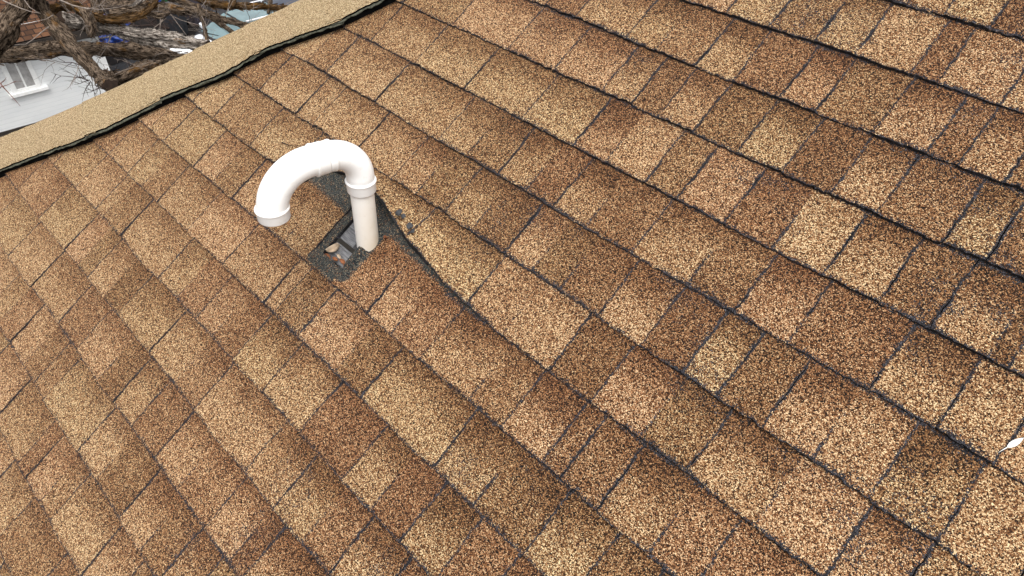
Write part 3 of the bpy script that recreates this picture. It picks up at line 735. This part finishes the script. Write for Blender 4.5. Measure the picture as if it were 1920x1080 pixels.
L('limb', [(-250,-120,1.2),(-90,-90,.8),(80,-80),(240,-60),(300,-40),(250,12),(226,44)], 8.4, 16, 5, 'bark_grey', 16)
L('limb', [(210,28),(250,22),(278,22),(300,30),(318,20)], 8.2, 16, 10, 'bark', 17)
q = random.Random(5); tl = []; td = []
def tp(l, D, r): tl.append([(px(l, D), r)])
tp([(-10,-8),(12,4),(40,16),(58,22),(76,25)], 6.6, .009); tp([(40,-8),(56,14),(74,25)], 6.6, .007)
tp([(108,-2),(136,10),(165,17),(186,12),(202,-6)], 6.5, .009); tp([(150,14),(188,18),(220,14),(244,8)], 6.6, .006)
tp([(92,50),(76,62),(62,74),(48,83),(28,84)], 6.8, .007); tp([(100,28),(86,36),(66,40)], 6.8, .005)
tp([(300,46),(306,34),(314,22),(322,4)], 8.2, .008); tp([(286,54),(300,44),(312,34)], 8.2, .006)
tp([(378,30),(384,42),(389,56)], 8, .005); tp([(475,-10),(476,8),(475,22)], 9.4, .005)
# wiry shoots under the sawn limb end, over the white wall
for a, b in (((160,148),(124,130)),((165,150),(122,148)),((168,150),(140,163)),((170,152),(143,181)),((172,154),(185,179)),((178,158),(196,176)),((160,146),(105,134)),((182,160),(206,170)),((168,140),(150,146)),((158,125),(112,116))):
    A = at(a[0], a[1], 7.05); B = at(b[0], b[1], 6.9+q.random()*.3); g_ = []; spray(A, B-A, (B-A).length*1.1, .0055, q, g_, 1, .55); td.append(g_)
twp = [Q for _, Q in lim]
for k, Q in enumerate(twp):
    for _ in range(6 if k in (0,1,2,3,7,10) else 3):
        p_ = Q[q.randrange(3, len(Q)-2)]; d = Vector((q.uniform(-.4,.8), q.uniform(-1,1), q.uniform(-.7,1)))
        g_ = []; spray(p_, d, q.uniform(.2,.65), .005, q, g_, 2, .5); (tl if q.random() < .55 else td).append(g_)
tp([(318,24),(345,60),(372,96)], 8.6, .005)
for g_, mt in ((tl,'twig'),(td,'twig_dark')):
    for grp in g_: twig_mesh(grp, 'twig', M[mt], tree)
# dark leafless brush between the house and the bins
br = on_z(258,52,GZ); brush = empty('brush_pile', (br.x, br.y, GZ)); tag(brush, 'dark tangled pile of cut branches heaped by the white house', 'brush pile')
bl = []; bd = []
for _ in range(95):
    g_ = []
    x0_, y0_ = br.x+q.gauss(0,1.3), br.y+q.gauss(0,1.2); p_ = (x0_, y0_, GZ+q.uniform(.0,.9)); spray(p_, (q.uniform(-1,1), q.uniform(-1,1), q.uniform(-.1,.45)), q.uniform(.7,2.2), q.uniform(.012,.035), q, g_, 1, .35); (bl if q.random() < .12 else bd).append(g_)
for g_, mt in ((bl,'bark_grey'),(bd,'twig_dark')):
    for grp in g_: twig_mesh(grp, 'branch', M[mt], brush)
# small plant twig rising in front of the wall at the left
sp = []; P = px([(-14,138),(0,156),(14,172),(28,187),(38,199)], 6.4); sp.append((P[::-1][::-1], .007)); 
for a, b in (((6,162),(24,146)),((4,160),(-2,172)),((2,157),(8,147)),((0,156),(-10,150))): A = at(*a,6.4); B = at(*b,6.35); spray(A, B-A, (B-A).length, .004, q, sp, 1, .4)
M['redtwig'] = plain('reddish_twig', (.15,.07,.05), .9, .4, 30)
twig_mesh(sp, 'twig', M['redtwig'], tree)
blob_p = at(38,198,6.4)
# ------------------------------------------------------------------ things in the driveway
def lump(name, label, cat, P, sx, sy, sz, mat, seed, rough=.35, fold=3.0):
    bm = bmesh.new(); bmesh.ops.create_icosphere(bm, subdivisions=5, radius=1)
    for v in bm.verts:
        c_ = v.co.copy(); n = mnoise.noise(c_*fold+Vector((seed,0,0))) + .5*mnoise.noise(c_*fold*2.6+Vector((0,seed,0)))
        c_ *= 1+rough*n; c_.z = max(c_.z, -.35); v.co = Vector((c_.x*sx, c_.y*sy, (c_.z+.35)*sz)) + Vector(P)
    o = bm_obj(name, bm, mat, None, True); tag(o, label, cat); return o
M['blue'] = plain('blue_tarpaulin', (.012,.065,.36), .35, .5, 3, spec=.5)
M['green'] = plain('green_plastic', (.03,.22,.08), .4, .5, 4)
M['white'] = plain('white_plastic', (.72,.73,.75), .4, .15, 6)
p_ = on_z(212,82,GZ); lump('tarpaulin', 'crumpled bright blue tarpaulin beside the corner of the white house', 'tarpaulin', (p_.x,p_.y,GZ+.02), .55,.70,.50, M['blue'], 3, .5, 2.4)
p_ = on_z(332,20,GZ); lump('plastic_sack', 'green plastic sack lying behind the grey wheeled bin', 'sack', (p_.x,p_.y,GZ+.03), .32,.42,.40, M['green'], 8)
p_ = on_z(305,10,GZ); lump('plastic_sack', 'small blue plastic sack next to the green one', 'sack', (p_.x,p_.y,GZ+.03), .30,.34,.35, M['blue'], 12)
p_ = on_z(350,97,GZ); 0 and lump('plastic_bag', 'flat white plastic bag on the driveway below the wheeled bin', 'bag', (p_.x,p_.y,GZ+.03), .05,.14,.06, M['white'], 15)
M['bin'] = plain('dark_grey_bin_plastic', (.040,.042,.047), .5, .2, 6)
M['binp'] = plain('purple_grey_bin_plastic', (.075,.065,.078), .5, .2, 6)
def wheelie(P, rz, mat, label, mark):
    root = empty('wheeled_bin', P, rz); tag(root, label, 'bin')
    T_ = Matrix.Translation(P) @ Matrix.Rotation(rz,4,'Z')
    bm = bmesh.new()
    C8 = [(-.22,-.24,.08),(.20,-.24,.08),(.20,.24,.08),(-.22,.24,.08),(-.29,-.29,.98),(.29,-.29,.98),(.29,.29,.98),(-.29,.29,.98)]
    add_hex(bm, [T_ @ Vector(c) for c in C8]); bmesh.ops.bevel(bm, geom=list(bm.edges), offset=.03, segments=3, affect='EDGES')
    for k in (-1,0,1): add_box(bm, (.235,k*.14-.02,.2),(.262,k*.14+.02,.85), .006, T_)
    bm_obj('body', bm, mat, root)
    bm = bmesh.new(); add_box(bm, (-.33,-.32,.985),(.33,.32,1.03), .02, T_); add_box(bm, (-.22,-.22,1.032),(.22,.22,1.06), .02, T_); ld = bm_obj('lid', bm, mat, root)
    bm = bmesh.new(); add_box(bm, (-.40,-.22,.92),(-.37,.22,.95), .01, T_); add_box(bm, (-.38,-.22,.92),(-.29,-.19,.95), 0, T_); add_box(bm, (-.38,.19,.92),(-.29,.22,.95), 0, T_); bm_obj('handle', bm, mat, root)
    for s in (-1,1):
        bm = bmesh.new(); bmesh.ops.create_cone(bm, cap_ends=True, segments=24, radius1=.1, radius2=.1, depth=.05, matrix=T_ @ Matrix.Translation((-.24,s*.27,.1)) @ Matrix.Rotation(R_(90),4,'X')); bm_obj('wheel', bm, M['felt_and_shade'], root)
    if mark:
        bm = bmesh.new(); add_box(bm, (.275,-.05,.80),(.292,-.02,.87), 0, T_); add_box(bm, (.275,0,.80),(.292,.03,.87), 0, T_); bm_obj('mark', bm, M['white'], root)
def binat(u, v, rz, mat, label, mark): p_ = on_z(u, v, GZ+.02); wheelie(Vector((p_.x,p_.y,GZ+.02)), rz, mat, label, mark)
binat(337,70, R_(20), M['bin'], 'dark grey wheeled rubbish bin standing left of the white car', True)
binat(372,46, R_(10), M['binp'], 'purplish grey wheeled bin half hidden behind the darker bin', False)
# car
M['carwhite'] = plain('white_car_paint', (.74,.76,.79), .2, .04, 2, spec=.6)
M['carglass'] = glassm('car_glass', (.16,.235,.245), .08)
M['trim'] = plain('black_car_trim', (.012,.012,.014), .4, .3, 8)
def car(P, rz, label, paint):
    root = empty('parked_car', P, rz); tag(root, label, 'car'); T_ = Matrix.Translation(P) @ Matrix.Rotation(rz,4,'Z')
    # x across (half width .88), y back from the nose, z up: rings of the body shell
    st = [(-.02,.30,.62,.74),(.12,.22,.74,.84),(.55,.20,.86,.87),(1.15,.20,.95,.88),(1.45,.20,.99,.88),(2.2,.20,.99,.88),(3.2,.20,1.0,.88),(4.1,.22,1.02,.87),(4.42,.28,.96,.82),(4.5,.36,.86,.76)]
    V = []; F = []
    for y, zb, zt, w in st:
        for xx, zz in ((-w*.92,zb),(-w,zb+.16),(-w,zb+(zt-zb)*.62),(-w*.93,zt-.03),(-w*.62,zt+.02),(0,zt+.045),(w*.62,zt+.02),(w*.93,zt-.03),(w,zb+(zt-zb)*.62),(w,zb+.16),(w*.92,zb)): V.append(T_ @ Vector((xx,y,zz)))
    n = 11
    for k in range(len(st)-1):
        for j in range(n-1): a = k*n+j; F.append((a,a+1,a+n+1,a+n))
    F.append(tuple(range(n))); F.append(tuple(range((len(st)-1)*n, len(st)*n)))
    body = mesh_np('body', V, F, paint, root, smooth=True)
    md = body.modifiers.new('sub','SUBSURF'); md.levels = 1; md.render_levels = 1
    # greenhouse: pillars and roof rails as the frame, each glass its own part
    A = {'fl':(-.74,1.35,.98),'fr':(.74,1.35,.98),'tl':(-.60,2.15,1.42),'tr':(.60,2.15,1.42),'bl':(-.60,3.55,1.44),'brr':(.60,3.55,1.44),'el':(-.74,4.25,1.02),'er':(.74,4.25,1.02)}
    A = {k: T_ @ Vector(v) for k, v in A.items()}
    def quad(name, a, b, c_, d, mat, th=.012, ins=.03):
        m_ = (a+b+c_+d)/4; a,b,c_,d = [x+(m_-x)*ins for x in (a,b,c_,d)]; nn = (b-a).cross(d-a).normalized()*th; bm = bmesh.new(); add_hex(bm, [a-nn,b-nn,c_-nn,d-nn,a+nn,b+nn,c_+nn,d+nn]); return bm_obj(name, bm, mat, root)
    quad('windscreen', A['fl'],A['fr'],A['tr'],A['tl'], M['carglass']); quad('rear_window', A['el'],A['er'],A['brr'],A['bl'], M['carglass'])
    quad('side_window', A['fl'],A['tl'],A['bl'],A['el'], M['carglass']); quad('side_window', A['fr'],A['tr'],A['brr'],A['er'], M['carglass'])
    quad('roof_glass', A['tl'],A['tr'],A['brr'],A['bl'], M['carglass'], .014, .05)
    bm = bmesh.new()
    def bar(a, b, r):
        d = (b-a); bmesh.ops.create_cone(bm, cap_ends=True, segments=10, radius1=r, radius2=r, depth=d.length, matrix=Matrix.Translation((a+b)/2) @ d.to_track_quat('Z','Y').to_matrix().to_4x4())
    for a, b in (('fl','tl'),('fr','tr'),('tl','bl'),('tr','brr'),('bl','el'),('brr','er'),('tl','tr'),('bl','brr')): bar(A[a],A[b],.024)
    bm_obj('pillars', bm, M['trim'], root)
    bm = bmesh.new()
    bm.free()
    for s in (-1,1):
        bm = bmesh.new(); a = T_ @ Vector((s*.62,2.2,1.50)); b = T_ @ Vector((s*.62,3.5,1.52)); bar(a,b,.02); [bar(T_ @ Vector((s*.62,y,1.43)), T_ @ Vector((s*.62,y,1.51)), .018) for y in (2.3,2.85,3.4)]
        bm_obj('roof_rail', bm, M['white'], root)
    bm = bmesh.new(); add_box(bm, (-.70,1.28,1.0),(.70,1.37,1.035), .01, T_); bar(T_ @ Vector((-.55,1.36,1.03)), T_ @ Vector((.1,1.52,1.09)), .01); bar(T_ @ Vector((.1,1.36,1.03)), T_ @ Vector((.62,1.5,1.09)), .01); bm_obj('wipers', bm, M['trim'], root)
    for s in (-1,1):
        bm = bmesh.new(); add_box(bm, (s*.98-.09,1.5,.98),(s*.98+.09,1.62,1.12), .03, T_); bm_obj('mirror', bm, paint, root)
        bm = bmesh.new(); add_box(bm, (s*.6-.16,-.03,.62),(s*.6+.16,.10,.75), .03, T_); bm_obj('headlight', bm, M['carglass'], root)
        for y in (.85,3.6):
            bm = bmesh.new(); X_ = T_ @ Matrix.Translation((s*.80,y,.32)) @ Matrix.Rotation(R_(90),4,'Y'); bmesh.ops.create_cone(bm, cap_ends=True, segments=32, radius1=.32, radius2=.32, depth=.2, matrix=X_); w_ = bm_obj('wheel', bm, M['trim'], root)
            bm = bmesh.new(); bmesh.ops.create_cone(bm, cap_ends=True, segments=24, radius1=.19, radius2=.19, depth=.21, matrix=X_); bm_obj('rim', bm, M['white'], w_)
cp = on_z(417,24,GZ+1.44)      # left roof rail, front end
car(Vector((cp.x+.60, cp.y-2.1, GZ+.02)), R_(0), 'white car with pale windscreen and roof rails parked behind the branches', M['carwhite'])
M['carblue'] = plain('dark_blue_car_paint', (.03,.036,.055), .3, .3, 3, spec=.6)
cq = on_z(500,8,GZ+.9); car(Vector((cq.x+.3, cq.y-.2, GZ+.02)), R_(0), 'dark blue grey car parked beyond the white one', M['carblue'])
# ------------------------------------------------------------------ litter on the roof
LD = bpy.data
def leafm(name, c1): return plain(name, c1, .7, .35, 60)
M['leaf_red'] = leafm('rusty_dead_leaf', (.22,.085,.035)); M['leaf_tan'] = leafm('pale_dead_leaf', (.40,.31,.22)); M['petal'] = plain('white_dry_leaf', (.66,.66,.62), .6, .12, 90)
def leaf(name, label, x, y, z, ln, wd, ang, mat, curl=.5, stem=0.0, seed=0, tilt=0.0):
    V = []; F = []; nu, nv = 14, 6; q = random.Random(seed)
    ca, sa = math.cos(ang), math.sin(ang)
    for a in range(nu+1):
        f = a/nu; w = wd*math.sin(math.pi*min(1,max(0.02,f))**.8)**.8 + .0003/E_
        for b in range(nv+1):
            g_ = b/nv*2-1; lx = (f-.5)*ln; ly = g_*w/2; lz = curl*ln*.25*(1-math.cos((f-.5)*2.4)) + curl*wd*.4*g_*g_ + .004*vn(f*7+seed, g_*3, 3) + tilt*(f)*ln
            V.append((x+lx*ca-ly*sa, y+lx*sa+ly*ca, z+lz))
    for a in range(nu):
        for b in range(nv): k = a*(nv+1)+b; F.append((k,k+1,k+nv+2,k+nv+1))
    o = mesh_np(name, rw(np.array(V)), F, mat, None, smooth=True); md = o.modifiers.new('thick','SOLIDIFY'); md.thickness = .0006; tag(o, label, 'leaf')
    if stem:
        A = Vector(rw(x-ln/2*ca, y-ln/2*sa, z+curl*ln*.05)); B = Vector(rw(x-(ln/2+stem)*ca, y-(ln/2+stem)*sa, z+.01))
        s_ = twig_mesh([([A, (A+B)/2+Vector((0,0,.001)), B], .0011)], 'stem', mat, None); s_.parent = o
    return o
def leaf_px(name, label, u0, v0, u1, v1, z, wd, mat, **k):
    a = roofpt(u0,v0,z); b = roofpt(u1,v1,z); return leaf(name, label, (a[0]+b[0])/2, (a[1]+b[1])/2, z, math.hypot(*(b-a)[:2]), wd, math.atan2(b[1]-a[1], b[0]-a[0]), mat, **k)
leaf_px('dry_leaf', 'white pointed dry leaf with a short stem on the shingles at far right', 1888,839,1919,821, .07, .058, M['petal'], curl=.15, stem=.10, seed=4)
leaf_px('dry_leaf', 'pale curled dead leaf on the boards in the hole left of the pipe', 620,476,642,462, -.09, .14, M['leaf_tan'], curl=1.6, seed=5)
dl = [(612,478,622,486,'rusty leaf scrap at the left corner of the hole',.07),(626,484,636,490,'rusty brown leaf scrap low in the hole next to the pale curled leaf',.06),(640,488,650,496,'reddish leaf scrap near the bottom corner of the hole',.07),(646,497,656,503,'dark rusty leaf scrap in the lowest corner of the hole',.06),(634,478,641,487,'small tan leaf scrap in the middle of the hole litter',.05)]
for k, (a, b, c_, d, lb, w) in enumerate(dl): leaf_px('leaf_scrap', lb, a, b, c_, d, -.085 if k else -.02, w, M['leaf_red'] if k != 4 else M['leaf_tan'], curl=.9, seed=20+k)
def rtwig(pts, r, label):
    P = [Vector(rw(*roofpt(u,v,z)[:2], z)) for u, v, z in pts]; o = twig_mesh([(P, r)], 'fallen_twig', M['twig_dark'], None); tag(o, label, 'twig')
rtwig([(529,267,.06),(538,271,.09),(552,274,.10),(570,272,.07)], .0016, 'thin dark twig lying on the shingles behind the pipe bend')
